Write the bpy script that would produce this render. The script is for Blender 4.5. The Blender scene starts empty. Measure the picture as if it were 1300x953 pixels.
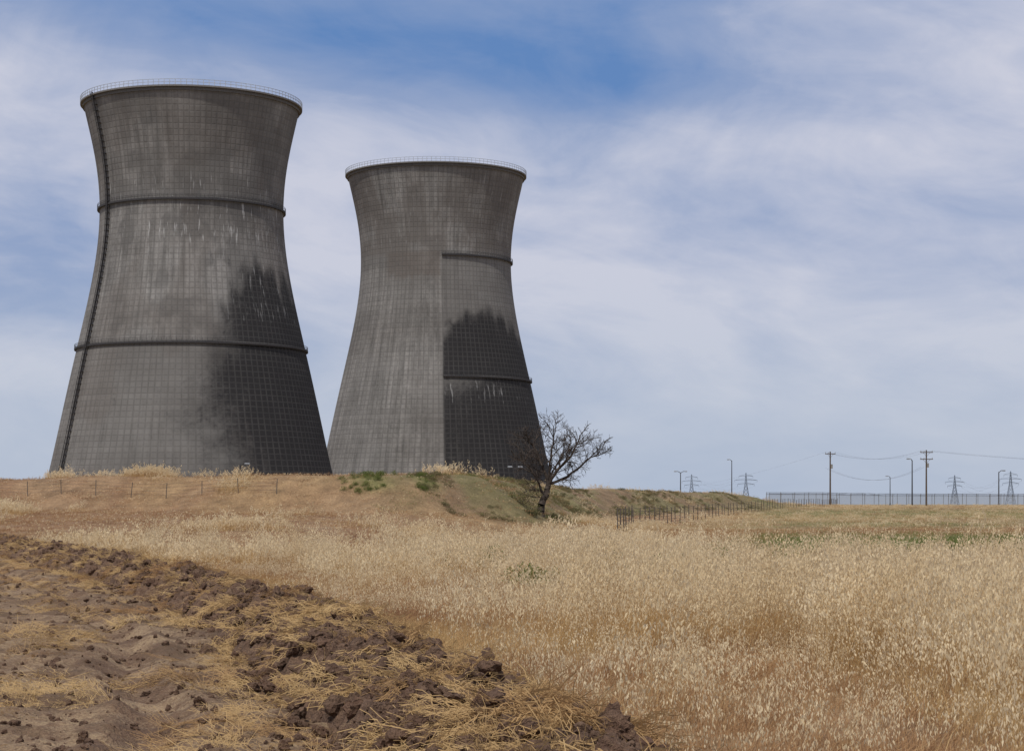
import bpy, math, random
import numpy as np
from mathutils import Vector
random.seed(7); rng=np.random.default_rng(11)
scene=bpy.context.scene
col=scene.collection
F=2500.0; EZ=1.7
def PX(px,Y): return (px-650.0)/F*Y

# ---------------------------------------------------------------- numpy noise
def _h(ix,iy,seed):
    n=(ix.astype(np.int64)*374761393+iy.astype(np.int64)*668265263+seed*974634777)&0xffffffff
    n=((n^(n>>13))*1274126177)&0xffffffff
    n=n^(n>>16)
    return (n&0xffffff)/float(0xffffff)
def vn(x,y,seed=0):
    x=np.asarray(x,float);y=np.asarray(y,float)
    ix=np.floor(x);iy=np.floor(y);fx=x-ix;fy=y-iy
    fx=fx*fx*(3-2*fx);fy=fy*fy*(3-2*fy)
    a=_h(ix,iy,seed);b=_h(ix+1,iy,seed);c=_h(ix,iy+1,seed);d=_h(ix+1,iy+1,seed)
    return (a*(1-fx)+b*fx)*(1-fy)+(c*(1-fx)+d*fx)*fy
def fbm(x,y,o=4,seed=0):
    s=0;a=.5;t=0
    x=np.asarray(x,float);y=np.asarray(y,float)
    for i in range(o):
        s=s+a*vn(x,y,seed+i*17);t+=a;a*=.5
        x,y=x*1.9+y*.6+5.3,y*1.9-x*.6+9.1
    return s/t
def ss(a,b,x):
    t=np.clip((np.asarray(x,float)-a)/(b-a),0,1);return t*t*(3-2*t)

# ---------------------------------------------------------------- terrain
CREST=np.array([(-900,190),(-400,160),(-80,135),(-31,122),(-14,113),(-7,110),(-3.6,113),(-2.2,125),(0,150),(4,190),(31,290),(80,470),(200,900),(900,3500)],float)
def crest_sd(X,Y):
    best=np.full(X.shape,1e18);sg=np.ones(X.shape);pc=np.zeros(X.shape)
    for a,b in zip(CREST[:-1],CREST[1:]):
        d=b-a;L2=d@d
        t=np.clip(((X-a[0])*d[0]+(Y-a[1])*d[1])/L2,0,1)
        qx=X-(a[0]+t*d[0]);qy=Y-(a[1]+t*d[1])
        dd=qx*qx+qy*qy
        cr=(d[0]*(Y-a[1])-d[1]*(X-a[0]))/math.sqrt(L2)
        tie=np.abs(dd-best)<1e-6*(1+best)
        m=((dd<best)&~tie)|(tie&(np.abs(cr)>pc))
        best=np.where(m,dd,best);sg=np.where(m,np.where(cr>0,-1.,1.),sg);pc=np.where(m,np.abs(cr),pc)
    return np.sqrt(best)*sg    # positive in front of crest
MY=np.array([7,10,13,17,20,28.3,42.5,65,90]);MX=np.array([.75,.45,0.,-.85,-1.55,-3.6,-7.6,-15.8,-26.])
mp=np.polyfit(MY,MX,4);mdp=np.polyder(mp)
def mound_t(X,Y):
    Yc=np.clip(Y,6,105)
    xc=np.polyval(mp,Yc)+(Y-Yc)*np.where(Y>50,-.6,0)
    sl=np.polyval(mdp,Yc)
    return (X-xc)/np.sqrt(1+sl*sl)
def terrain(X,Y):
    X=np.asarray(X,float);Y=np.asarray(Y,float)
    sd=crest_sd(X,Y)+(fbm(X/6.,Y/6.,3,5)-.5)*2.2
    H=3.3-1.7*ss(285,370,Y)-.2*ss(400,900,Y)+(fbm(X/14.,Y/14.,3,77)-.5)*.5*(1-ss(250,340,Y))
    zr=1.3*ss(135,420,Y)
    ext=45-37*ss(-14,2,X)
    d=np.maximum(sd,0)
    st=.62+.18*ss(-6,3,X)
    prof=1-st*ss(0,6.5,d)-(1-st)*ss(0,1,(d-3)/ext)
    z=zr+(H-zr)*prof
    z=z-.5*ss(0,1.5,d)*(1-ss(4,8,d))*np.clip(fbm((X+Y*.8)/2.2,(Y)/9.,3,31)-.45,0,1)
    z=z+(fbm(X/9.,Y/9.,3,3)-.5)*.22*ss(8,25,Y)
    t=mound_t(X,Y);nr=(1-ss(85,105,Y))
    dirt=ss(-10,-8.5,t)*(1-ss(-.2,.8,t))*nr
    z=z-.12*dirt
    for c in (-2.3,-4.4,-6.6):
        tt=t-c+(vn(Y/3.,0*Y,8)-.5)*.4
        z=z-.10*dirt*np.exp(-(tt/.24)**2)+.05*dirt*np.exp(-((np.abs(tt)-.42)/.14)**2)
    z=z+dirt*((fbm(X/.5,Y/.5,4,21)-.5)*.20+(fbm(X/.13,Y/.13,2,22)-.5)*.09)*(1-ss(45,80,Y)*.7)
    return z
def tz(x,y): return float(terrain(np.array([x]),np.array([y]))[0])
def mound_h(X,Y):
    t=mound_t(X,Y)
    w=.92+.5*(fbm(Y/1.3,0*Y,3,41)-.5)
    p=np.clip(1-(t/w)**2,0,1)**.75
    big=.5+1.0*fbm(Y/1.1,t*.8,3,42)
    n1=1-np.abs(fbm(X/.42,Y/.42,4,43)-.5)*3.2
    n2=fbm(X/.16,Y/.16,3,44)-.5
    return terrain(X,Y)-.04+p*(.34*big+.18*n1*.9)+ss(0,.25,p)*n2*.22

def mesh_obj(name,verts,faces,mats,parent=None,midx=None,smooth=False,link=True):
    me=bpy.data.meshes.new(name);me.from_pydata([tuple(v) for v in verts],[],faces)
    for m in mats: me.materials.append(m)
    if midx is not None: me.polygons.foreach_set('material_index',midx)
    if smooth: me.polygons.foreach_set('use_smooth',[True]*len(me.polygons))
    me.update()
    o=bpy.data.objects.new(name,me)
    if link: col.objects.link(o)
    if parent: o.parent=parent
    return o
def empty(name,loc=(0,0,0)):
    e=bpy.data.objects.new(name,None);e.location=loc;col.objects.link(e);e.empty_display_size=.5;return e
def grid_mesh(name,P,mats,attrs=None,wrap=False,smooth=True,parent=None):
    r,c,_=P.shape
    me=bpy.data.meshes.new(name)
    idx=np.arange(r*c).reshape(r,c)
    if wrap: nx=np.roll(idx,-1,axis=1);a=idx[:-1];b=nx[:-1];cc=nx[1:];d=idx[1:]
    else: a=idx[:-1,:-1];b=idx[:-1,1:];cc=idx[1:,1:];d=idx[1:,:-1]
    q=np.stack([a,b,cc,d],-1).reshape(-1,4).astype(np.int32)
    me.vertices.add(r*c);me.vertices.foreach_set('co',P.reshape(-1).astype(np.float32))
    me.loops.add(q.size);me.loops.foreach_set('vertex_index',q.reshape(-1))
    me.polygons.add(len(q));me.polygons.foreach_set('loop_start',np.arange(0,q.size,4,dtype=np.int32))
    me.polygons.foreach_set('use_smooth',np.full(len(q),smooth))
    me.update(calc_edges=True);me.validate()
    for k,v in (attrs or {}).items():
        if v.ndim==3:
            at=me.attributes.new(k,'FLOAT_VECTOR','POINT');at.data.foreach_set('vector',v.reshape(-1).astype(np.float32))
        else:
            at=me.attributes.new(k,'FLOAT','POINT');at.data.foreach_set('value',v.reshape(-1).astype(np.float32))
    for m in mats: me.materials.append(m)
    o=bpy.data.objects.new(name,me);col.objects.link(o)
    if parent: o.parent=parent
    return o
class Acc:
    def __init__(s): s.v=[];s.f=[];s.m=[]
    def tube(s,p0,p1,r0,r1=None,n=6,m=0,cap=True):
        r1=r0 if r1 is None else r1
        p0=Vector(p0);p1=Vector(p1);d=(p1-p0)
        if d.length<1e-6:return
        d.normalize();a=d.orthogonal().normalized();b=d.cross(a)
        k=len(s.v)
        for p,r in((p0,r0),(p1,r1)):
            for i in range(n):
                t=2*math.pi*i/n;s.v.append(p+(a*math.cos(t)+b*math.sin(t))*r)
        for i in range(n):
            j=(i+1)%n;s.f.append((k+i,k+j,k+n+j,k+n+i));s.m.append(m)
        if cap:
            s.f.append(tuple(k+n+i for i in range(n)));s.m.append(m)
            s.f.append(tuple(k+n-1-i for i in range(n)));s.m.append(m)
    def box(s,c,sz,rz=0,m=0,taper=1.0):
        k=len(s.v);ca,sa=math.cos(rz),math.sin(rz)
        for z,t in((-1,1),(1,taper)):
            for x,y in((-1,-1),(1,-1),(1,1),(-1,1)):
                X=x*sz[0]/2*t;Y=y*sz[1]/2*t
                s.v.append(Vector((c[0]+X*ca-Y*sa,c[1]+X*sa+Y*ca,c[2]+z*sz[2]/2)))
        for f in((3,2,1,0),(4,5,6,7),(0,1,5,4),(1,2,6,5),(2,3,7,6),(3,0,4,7)):
            s.f.append(tuple(k+i for i in f));s.m.append(m)
    def obj(s,name,mats,parent=None,smooth=False,link=True):
        return mesh_obj(name,s.v,s.f,mats,parent,s.m,smooth,link)

# ---------------------------------------------------------------- material helpers
class NT:
    def __init__(s,nt): s.nt=nt;s.n=nt.nodes;s.l=nt.links
    def _in(s,sock,v):
        if v is None:return
        if isinstance(v,bpy.types.NodeSocket): s.l.new(v,sock)
        else:
            try: sock.default_value=v
            except Exception:
                sock.default_value=(v[0],v[1],v[2],1) if hasattr(v,'__len__') else v
    def m(s,op,a,b=None,c=None,clamp=False):
        n=s.n.new('ShaderNodeMath');n.operation=op;n.use_clamp=clamp
        s._in(n.inputs[0],a);s._in(n.inputs[1],b);s._in(n.inputs[2],c);return n.outputs[0]
    def noise(s,vec,scale,detail=4,rough=.55,dist=0):
        n=s.n.new('ShaderNodeTexNoise');s._in(n.inputs['Vector'],vec)
        n.inputs['Scale'].default_value=scale;n.inputs['Detail'].default_value=detail
        n.inputs['Roughness'].default_value=rough;n.inputs['Distortion'].default_value=dist
        return n.outputs['Fac']
    def mix(s,f,a,b,bt='MIX'):
        n=s.n.new('ShaderNodeMix');n.data_type='RGBA';n.blend_type=bt
        def c(v): return (*v,1) if isinstance(v,tuple) and len(v)==3 else v
        s._in(n.inputs[0],f);s._in(n.inputs[6],c(a));s._in(n.inputs[7],c(b));return n.outputs[2]
    def mapr(s,v,a,b,c=0,d=1,smooth=False):
        n=s.n.new('ShaderNodeMapRange');n.interpolation_type='SMOOTHSTEP' if smooth else 'LINEAR'
        s._in(n.inputs[0],v)
        for i,x in zip((1,2,3,4),(a,b,c,d)): n.inputs[i].default_value=x
        return n.outputs[0]
    def attr(s,name,which='Fac'):
        n=s.n.new('ShaderNodeAttribute');n.attribute_name=name;return n.outputs[which]
    def sep(s,v):
        n=s.n.new('ShaderNodeSeparateXYZ');s._in(n.inputs[0],v);return n.outputs
    def comb(s,x,y,z=0.0):
        n=s.n.new('ShaderNodeCombineXYZ')
        for i,v in enumerate((x,y,z)): s._in(n.inputs[i],v)
        return n.outputs[0]
    def pos(s): return s.n.new('ShaderNodeNewGeometry').outputs['Position']
    def bump(s,h,strength=.5,dist=.1,norm=None):
        n=s.n.new('ShaderNodeBump');n.inputs['Strength'].default_value=strength;n.inputs['Distance'].default_value=dist
        s._in(n.inputs['Height'],h)
        if norm is not None:s._in(n.inputs['Normal'],norm)
        return n.outputs[0]
def newmat(name):
    m=bpy.data.materials.new(name);m.use_nodes=True
    t=NT(m.node_tree);b=m.node_tree.nodes['Principled BSDF'];b.inputs['Specular IOR Level'].default_value=.15
    b.inputs['Roughness'].default_value=.9
    return m,t,b
def simple(name,c,rough=.8,metal=0,var=.25,scale=3.):
    m,t,b=newmat(name)
    n=t.noise(t.pos(),scale,4)
    f=t.mapr(n,.3,.7,1-var,1+var)
    cc=t.mix(1.0,c,t.comb(f,f,f),'MULTIPLY')
    t._in(b.inputs['Base Color'],cc);b.inputs['Roughness'].default_value=rough;b.inputs['Metallic'].default_value=metal
    return m
def leafmat(name,c1,c2,c3=None,trans=.3,pscale=.25):
    m,t,b=newmat(name);t.n.remove(b)
    oi=t.n.new('ShaderNodeObjectInfo')
    p=t.noise(t.pos(),pscale,2)
    f=t.m('ADD',t.m('MULTIPLY',oi.outputs['Random'],.6),t.mapr(p,.3,.7,0,.4),clamp=True)
    c=t.mix(f,c1,c2)
    if c3 is not None:
        c=t.mix(t.mapr(p,.50,.64,0,.8,True),c,c3)
    d=t.n.new('ShaderNodeBsdfDiffuse');t._in(d.inputs[0],c)
    tr=t.n.new('ShaderNodeBsdfTranslucent');t._in(tr.inputs[0],c)
    ms=t.n.new('ShaderNodeMixShader');ms.inputs[0].default_value=trans
    t.l.new(d.outputs[0],ms.inputs[1]);t.l.new(tr.outputs[0],ms.inputs[2])
    t.l.new(ms.outputs[0],t.n['Material Output'].inputs[0])
    return m

M_straw=leafmat('straw_grass',(.60,.42,.205),(.43,.275,.125),(.35,.20,.095))
M_pale=leafmat('oat_seed',(.87,.73,.49),(.64,.49,.28),None,.4)
M_red=leafmat('brome_grass',(.36,.205,.11),(.47,.30,.15),(.25,.135,.08))
M_ogr=leafmat('green_grass',(.12,.165,.045),(.22,.22,.08),None,.3,.12)
M_green=leafmat('green_leaf',(.085,.12,.03),(.17,.18,.06),None,.35,1.0)
M_olive=leafmat('olive_leaf',(.10,.10,.045),(.20,.155,.08),None,.3,.6)
M_wood=simple('weathered_wood',(.10,.075,.055))
M_post=simple('fence_post',(.12,.10,.08))
M_bark=simple('dead_bark',(.07,.055,.045),.9,0,.3,5)
M_galv=simple('galvanised_steel',(.26,.27,.28),.5,.4)
M_rail=simple('painted_rail',(.36,.38,.41),.6)
M_dark=simple('rusty_steel',(.045,.042,.042),.7)
M_pyl=simple('pylon_steel',(.16,.19,.24),.6)
M_wire=simple('wire',(.10,.10,.11),.6)
M_cer=simple('insulator',(.25,.24,.22),.4)

def soilmat(name,amount,k=1.):
    m,t,b=newmat(name)
    P=t.pos()
    n1=t.noise(P,1.6,6,.6);n2=t.noise(P,14,6,.65);n3=t.noise(P,55,3,.6)
    soil=t.mix(t.mapr(n2,.3,.7),(.075*k,.044*k,.030*k),(.235*k,.148*k,.095*k))
    soil=t.mix(t.mapr(n1,.45,.65,0,.6),soil,(.155*k,.085*k,.055*k))
    f=t.mapr(t.m('ADD',t.m('MULTIPLY',n1,.5),t.m('MULTIPLY',n3,.5)),.62-amount*.2,.72-amount*.2,0,.7)
    c=t.mix(f,soil,(.38,.27,.155))
    t._in(b.inputs['Base Color'],c)
    h=t.m('ADD',t.m('MULTIPLY',n2,.7),t.m('MULTIPLY',n3,.3))
    t._in(b.inputs['Normal'],t.bump(h,1.,.10))
    return m
M_soil=soilmat('tilled_soil',.40)
M_clod=soilmat('clod_soil',.15,.95)

# ---------------------------------------------------------------- ground sheet
def green_swathe(X,Y):
    px=X/np.maximum(Y,1)*F+650
    a=np.exp(-((Y-88-(px-1130)*.02)/18)**2)*ss(880,1020,px)
    b=.5*np.exp(-((Y-160)/22)**2)*ss(820,980,px)
    c=.6*np.exp(-((Y-260)/60)**2)*ss(900,1000,px)
    return np.clip(a+b+c,0,1)
def build_ground():
    ys=[-300,-200,-120,-70,-40,-22,-12,-6,-2,1,4,6,8,9.5,10.5]
    y=11.
    while y<330: ys.append(y); y+=max(.055,.0042*y)
    while y<14000: ys.append(y); y*=1.03
    ys.append(16000.)
    ys=np.array(ys);u=np.linspace(-1,1,441);uu=.35*u+.65*u**3
    W=.9*np.maximum(ys,0)+22
    W=np.where(ys<11,np.maximum(W,60),W)
    W=np.where(ys>60,W+ (ys-60)*.6,W)
    Y=np.repeat(ys[:,None],441,1);X=W[:,None]*uu[None,:]
    Z=terrain(X,Y)
    P=np.stack([X,Y,Z],-1)
    t=mound_t(X,Y)+(fbm(X/1.2,Y/1.2,3,91)-.5)*.8
    dirt=ss(-10,-8,t)*(1-ss(.2,1.1,t))*(1-ss(85,105,Y))
    sd=crest_sd(X,Y)
    n=fbm(X/12.,Y/25.,4,51);n2=fbm(X/3.,Y/7.,4,52)
    C=np.zeros(P.shape)
    straw=np.array([.33,.22,.11]);red=np.array([.25,.145,.08]);pale=np.array([.43,.32,.18]);green=np.array([.125,.15,.045]);bank=np.array([.19,.135,.08]);oliv=np.array([.18,.155,.07])
    C[:]=straw
    def mixc(w,c):
        nonlocal C
        w=np.clip(w,0,1)[...,None];C=C*(1-w)+c*w
    mixc(ss(.4,.62,n)*.8,red)
    mixc(ss(.5,.7,n2)*.5,pale)
    mixc(ss(55,90,Y)*(1-ss(115,140,Y))*.55*ss(.35,.6,n2),red)
    face=ss(-.5,.6,sd)*(1-ss(4.5,7.5,sd))*ss(100,112,Y)*(1-ss(300,350,Y))*ss(-10,-3,X)
    mixc(face*.75,bank);mixc(face*ss(.45,.65,fbm(X/2.,Y/4.,3,53))*.8,oliv)
    mixc(green_swathe(X,Y)*ss(.25,.5,n2+.12)*.95,green)
    mixc(ss(200,420,Y)*.5*ss(.35,.6,n),oliv*1.2)
    for cx,w in((-7.8,1.1),(-4.9,.6)):
        mixc(np.exp(-((X-cx-(sd-2)*.5)/w)**2)*ss(0,1,sd)*(1-ss(2.5,4.0,sd))*(Y<130)*.7,np.array([.14,.16,.05]))
    soil=np.array([.21,.135,.082])
    C=C*(1-dirt[...,None])+soil*dirt[...,None]
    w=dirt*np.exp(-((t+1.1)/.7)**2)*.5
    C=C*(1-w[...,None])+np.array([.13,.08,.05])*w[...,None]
    # wheel tracks: bare red-brown soil
    for c_ in (-2.3,-4.4,-6.6):
        w=dirt*np.exp(-((t-c_)/.35)**2)*.55
        C=C*(1-w[...,None])+np.array([.15,.085,.055])*w[...,None]
    m,tn,b=newmat('field_ground')
    Pp=tn.pos()
    a=tn.attr('gcol','Color');dm=tn.attr('dirt')
    n1=tn.noise(Pp,.9,6,.65);n2_=tn.noise(Pp,9,5,.65);n3=tn.noise(Pp,40,3,.6)
    f=tn.m('MULTIPLY',tn.mapr(n1,.3,.7,.68,1.28),tn.mapr(n2_,.3,.7,.68,1.28))
    c=tn.mix(1.0,a,tn.comb(f,f,f),'MULTIPLY')
    lit=tn.m('MULTIPLY',tn.mapr(tn.m('ADD',tn.m('MULTIPLY',n1,.6),tn.m('MULTIPLY',n3,.4)),.47,.62,0,.7),dm)
    c=tn.mix(lit,c,(.42,.305,.18))
    dk=tn.m('MULTIPLY',tn.mapr(n2_,.5,.66,0,.7),dm)
    c=tn.mix(dk,c,(.10,.056,.036))
    tn._in(b.inputs['Base Color'],c)
    h=tn.m('ADD',tn.m('MULTIPLY',n2_,.7),tn.m('MULTIPLY',n3,.35))
    tn._in(b.inputs['Normal'],tn.bump(h,1.,.10))
    return grid_mesh('ground',P,[m],{'gcol':C,'dirt':dirt})
ground=build_ground()

def build_mound():
    ys=[];y=7.
    while y<98: ys.append(y);y+=max(.028,.0016*y)
    ys=np.array(ys);ts=np.linspace(-1.4,1.4,120)
    xc=np.polyval(mp,ys);sl=np.polyval(mdp,ys);nn=np.sqrt(1+sl*sl)
    X=xc[:,None]+ts[None,:]/nn[:,None];Y=ys[:,None]-ts[None,:]*sl[:,None]/nn[:,None]
    Z=mound_h(X,Y)
    return grid_mesh('dirt_mound',np.stack([X,Y,Z],-1),[M_soil],smooth=True)
build_mound()

# ---------------------------------------------------------------- scatter prototypes
def blade(A,base,dx,dy,h,w,lean,seg=3,m=0,z0=0):
    a=random.uniform(0,math.pi*2);px,py=math.cos(a)*w/2,math.sin(a)*w/2
    k=len(A.v)
    for i in range(seg+1):
        s=i/seg;ww=1-.85*s
        x=base[0]+dx*lean*h*s*s;y=base[1]+dy*lean*h*s*s;z=z0+h*(s-.25*lean*s*s)
        A.v.append(Vector((x-px*ww,y-py*ww,z)));A.v.append(Vector((x+px*ww,y+py*ww,z)))
    for i in range(seg):
        j=k+2*i;A.f.append((j,j+1,j+3,j+2));A.m.append(m)
def spike(A,p,l,w,m=1):
    a=random.uniform(0,6.28);d=Vector((random.uniform(-.4,.4),random.uniform(-.4,.4),-1)).normalized()*l
    q=Vector((math.cos(a),math.sin(a),0))*w/2;k=len(A.v)
    A.v+= [p,p+d*.35+q,p+d,p+d*.35-q];A.f.append((k,k+1,k+2,k+3));A.m.append(m)
def clump(name,n,rad,h0,h1,w,lean,mats,oats=0,spikew=.011,seg=3,wind=(.5,.1),ns=10,pan=.09):
    A=Acc()
    for i in range(n):
        r=rad*math.sqrt(random.random());t=random.uniform(0,6.28)
        b=(r*math.cos(t),r*math.sin(t));a=random.uniform(0,6.28)
        dx,dy=math.cos(a)+wind[0],math.sin(a)+wind[1]
        h=random.uniform(h0,h1)
        if random.random()<oats:
            h*=random.uniform(1.0,1.45);ln=lean*random.uniform(.1,.7)
            blade(A,b,dx,dy,h,w*.8,ln,seg,0,-.03)
            for k in range(ns):
                s=random.uniform(.6,1.0)
                p=Vector((b[0]+dx*ln*h*s*s,b[1]+dy*ln*h*s*s,h*(s-.25*ln*s*s)))
                rr=pan*(1.15-s)*2*random.uniform(.3,1);aa=random.uniform(0,6.28)
                p=p+Vector((math.cos(aa)*rr,math.sin(aa)*rr,random.uniform(0,.03)))
                spike(A,p,random.uniform(.022,.04)*(spikew/.011)**.7,spikew)
        else:
            blade(A,b,dx,dy,h*random.uniform(.5,1),w*random.uniform(.7,1.3),lean*random.uniform(.2,1.4),seg,0,-.03)
    return A.obj(name,mats,link=False)
def straw(name,n,rad,mats):
    A=Acc()
    for i in range(n):
        r=rad*math.sqrt(random.random());t=random.uniform(0,6.28);a=random.gauss(0,.8)+(math.pi if random.random()<.5 else 0)
        L=random.uniform(.06,.24);w=.0019
        k=len(A.v)
        for s in(0,.5,1):
            x=r*math.cos(t)+math.cos(a)*L*s;y=r*math.sin(t)+math.sin(a)*L*s;z=random.uniform(-.02,.02)+.08*s*(1-s)
            A.v.append(Vector((x-math.sin(a)*w,y+math.cos(a)*w,z)));A.v.append(Vector((x+math.sin(a)*w,y-math.cos(a)*w,z+.004)))
        for q in(0,2): A.f.append((k+q,k+q+1,k+q+3,k+q+2));A.m.append(0)
    return A.obj(name,mats,link=False)
def clod(name,seed):
    import bmesh
    bm=bmesh.new();bmesh.ops.create_icosphere(bm,subdivisions=3,radius=1)
    from mathutils import noise as mn
    for v in bm.verts:
        p=v.co+Vector((seed*7.,0,0))
        f=.75+.45*mn.noise(p*1.1)+.28*mn.noise(p*2.7)+.12*mn.noise(p*6)
        v.co=Vector((v.co.x*f,v.co.y*f*.85,v.co.z*f*.7))
    me=bpy.data.meshes.new(name);bm.to_mesh(me);bm.free();me.materials.append(M_clod)
    return bpy.data.objects.new(name,me)
def weed(name,n,rad,h,mats,leaf=.07):
    A=Acc()
    for i in range(n):
        t=random.uniform(0,6.28);r=rad*random.random()**.6
        z=h*random.random()*(1-.5*(r/rad)**2)
        p=Vector((r*math.cos(t),r*math.sin(t),z))
        d=Vector((random.gauss(0,1),random.gauss(0,1),random.gauss(.5,.7))).normalized()*leaf*random.uniform(.5,1.4)
        q=d.orthogonal().normalized()*leaf*.28
        k=len(A.v);A.v+=[p,p+d*.5+q,p+d,p+d*.5-q];A.f.append((k,k+1,k+2,k+3));A.m.append(0)
    for i in range(12):
        t=random.uniform(0,6.28);A.tube((0,0,0),(rad*.6*math.cos(t),rad*.6*math.sin(t),h*.8),.006,.003,3,0,False)
    return A.obj(name,mats,link=False)
def coll(name,objs):
    c=bpy.data.collections.new(name)
    for o in objs:c.objects.link(o)
    return c
def scatter(name,X,Y,Z,scale,collection,nvar,tilt=.12,zscale=None,parent=None):
    n=len(X)
    me=bpy.data.meshes.new(name);me.vertices.add(n)
    me.vertices.foreach_set('co',np.stack([X,Y,Z],-1).reshape(-1).astype(np.float32))
    rot=np.stack([rng.normal(0,tilt,n),rng.normal(0,tilt,n),rng.uniform(-.5,.5,n) if tilt<.3 else rng.uniform(0,6.28,n)],-1)
    a=me.attributes.new('rot','FLOAT_VECTOR','POINT');a.data.foreach_set('vector',rot.reshape(-1).astype(np.float32))
    zs=scale*(rng.uniform(.75,1.25,n) if zscale is None else zscale)
    s3=np.stack([scale,scale,zs],-1)
    a=me.attributes.new('scl','FLOAT_VECTOR','POINT');a.data.foreach_set('vector',s3.reshape(-1).astype(np.float32))
    a=me.attributes.new('idx','INT','POINT');a.data.foreach_set('value',rng.integers(0,nvar,n).astype(np.int32))
    o=bpy.data.objects.new(name,me);col.objects.link(o)
    if parent:o.parent=parent
    g=bpy.data.node_groups.new(name+'_gn','GeometryNodeTree')
    g.interface.new_socket('Geometry',in_out='INPUT',socket_type='NodeSocketGeometry')
    g.interface.new_socket('Geometry',in_out='OUTPUT',socket_type='NodeSocketGeometry')
    gi=g.nodes.new('NodeGroupInput');go=g.nodes.new('NodeGroupOutput')
    ip=g.nodes.new('GeometryNodeInstanceOnPoints')
    ci=g.nodes.new('GeometryNodeCollectionInfo');ci.inputs['Collection'].default_value=collection
    ci.inputs['Separate Children'].default_value=True;ci.inputs['Reset Children'].default_value=True
    def na(nm,ty):
        q=g.nodes.new('GeometryNodeInputNamedAttribute');q.data_type=ty;q.inputs['Name'].default_value=nm
        return [x for x in q.outputs if x.enabled and x.name=='Attribute'][0]
    e=g.nodes.new('FunctionNodeEulerToRotation')
    L=g.links.new
    L(gi.outputs[0],ip.inputs['Points']);L(ci.outputs[0],ip.inputs['Instance'])
    ip.inputs['Pick Instance'].default_value=True
    L(na('rot','FLOAT_VECTOR'),e.inputs[0]);L(e.outputs[0],ip.inputs['Rotation'])
    L(na('scl','FLOAT_VECTOR'),ip.inputs['Scale']);L(na('idx','INT'),ip.inputs['Instance Index'])
    L(ip.outputs[0],go.inputs[0])
    md=o.modifiers.new('scatter','NODES');md.node_group=g
    return o

short=coll('short_grass_variants',[clump('sg%d'%i,100,.42,.12,.34,.006,1.1,[M_straw,M_pale]) for i in range(4)])
oats=coll('oat_variants',[clump('oat%d'%i,30,.32,.40,.72,.0045,.6,[M_straw,M_pale],.5,.014) for i in range(5)])
tall=coll('tall_oat_variants',[clump('toat%d'%i,17,.24,.80,1.1,.0055,.5,[M_straw,M_pale],.9,.019,4,ns=24,pan=.16) for i in range(4)])
redg=coll('brome_variants',[clump('rg%d'%i,90,.42,.10,.34,.007,.8,[M_red,M_pale],.05) for i in range(3)])
farg=coll('far_variants',[clump('fg%d'%i,50,.7,.26,.50,.014,.7,[M_straw,M_pale],.30,.026,2) for i in range(4)])
farr=coll('far_red_variants',[clump('fr%d'%i,50,.9,.10,.28,.018,.8,[M_red,M_pale],.04,.025,2) for i in range(3)])
faro=coll('far_green_variants',[clump('fo%d'%i,50,.9,.10,.26,.018,.8,[M_ogr,M_pale],.02,.025,2) for i in range(3)])
strw=coll('straw_variants',[straw('st%d'%i,70,.22,[M_straw]) for i in range(3)])
clods=coll('clod_variants',[clod('cl%d'%i,i+1) for i in range(5)])
weeds=coll('weed_variants',[weed('wd%d'%i,200,.35,.4,[M_green]) for i in range(3)])
olw=coll('olive_variants',[weed('ow%d'%i,200,.6,.5,[M_olive],.11) for i in range(3)])

def cand(y0,y1,dens,extra=6,k=.34):
    area=k*(y1*y1-y0*y0)+2*extra*(y1-y0)
    n=int(area*dens)
    yy=np.sqrt(rng.uniform(y0*y0,y1*y1,n*2));
    w=k*yy+extra
    keep=rng.random(len(yy))<(w/yy)/((k*y0+extra)/y0)
    yy=yy[keep][:n];w=k*yy+extra
    xx=rng.uniform(-1,1,len(yy))*w
    return xx,yy
# --- near grass
X,Y=cand(10,48,10.5,3,.30)
t=mound_t(X,Y)
ok=((t>.70+rng.random(len(X))*.5)|(t<-9.2))
X,Y,t=X[ok],Y[ok],t[ok]
px=X/Y*F+650
patch=fbm(X/1.3,Y/2.6,3,61);reg=fbm(X/4.,Y/8.,2,66)
po=ss(.46,.58,patch+.08*ss(2.5,7,t)-.20*(1-ss(1.5,4.0,t))+(reg-.5)*.8)
r=rng.random(len(X))
io=r<.03+.52*po*ss(1,3,t)
pr=fbm(X/2.5,Y/5.,3,62)
ir=(~io)&(pr+.18*(1-po)*ss(2,4,t)>.51)
ish=(~io)&(~ir)
hs=ss(.42,.64,patch)
for nm,mk,cl,nv,sm in(('dry_grass',ish,short,4,(.7,1.25)),('wild_oats',io,oats,5,(.7,1.1)),('brome_grass',ir,redg,3,(.7,1.2))):
    x,y=X[mk],Y[mk];s=rng.uniform(*sm,len(x))
    scatter(nm,x,y,terrain(x,y),s*(1 if nm!='wild_oats' else (.68+.6*hs[mk])),cl,nv)
# stands of taller oats
tx=[];ty=[]
for (p_,Y0,n,rx,ry) in ((1090,20,30,.30,1.0),(950,21.5,16,.35,1.0),(1255,19,24,.35,1.0),(1180,25,22,.7,1.6),(860,27,12,.6,1.6),(1010,30,18,1.2,3),(760,24,7,.35,1.2),(1270,33,22,1.5,3),(820,38,18,2,3),(560,42,22,2,4),(350,52,26,2.5,5),(180,62,24,3,5),(1200,40,16,2,3),(680,33,10,.8,3)):
    for i in range(n): tx.append(PX(p_,Y0)+random.gauss(0,rx));ty.append(Y0+random.gauss(0,ry))
tx=np.array(tx);ty=np.array(ty);k=mound_t(tx,ty)>1.5;tx,ty=tx[k],ty[k]
scatter('wild_oats',tx,ty,terrain(tx,ty),rng.uniform(.8,1.1,len(tx)),tall,4,zscale=rng.uniform(.75,1.1,len(tx)))
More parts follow.
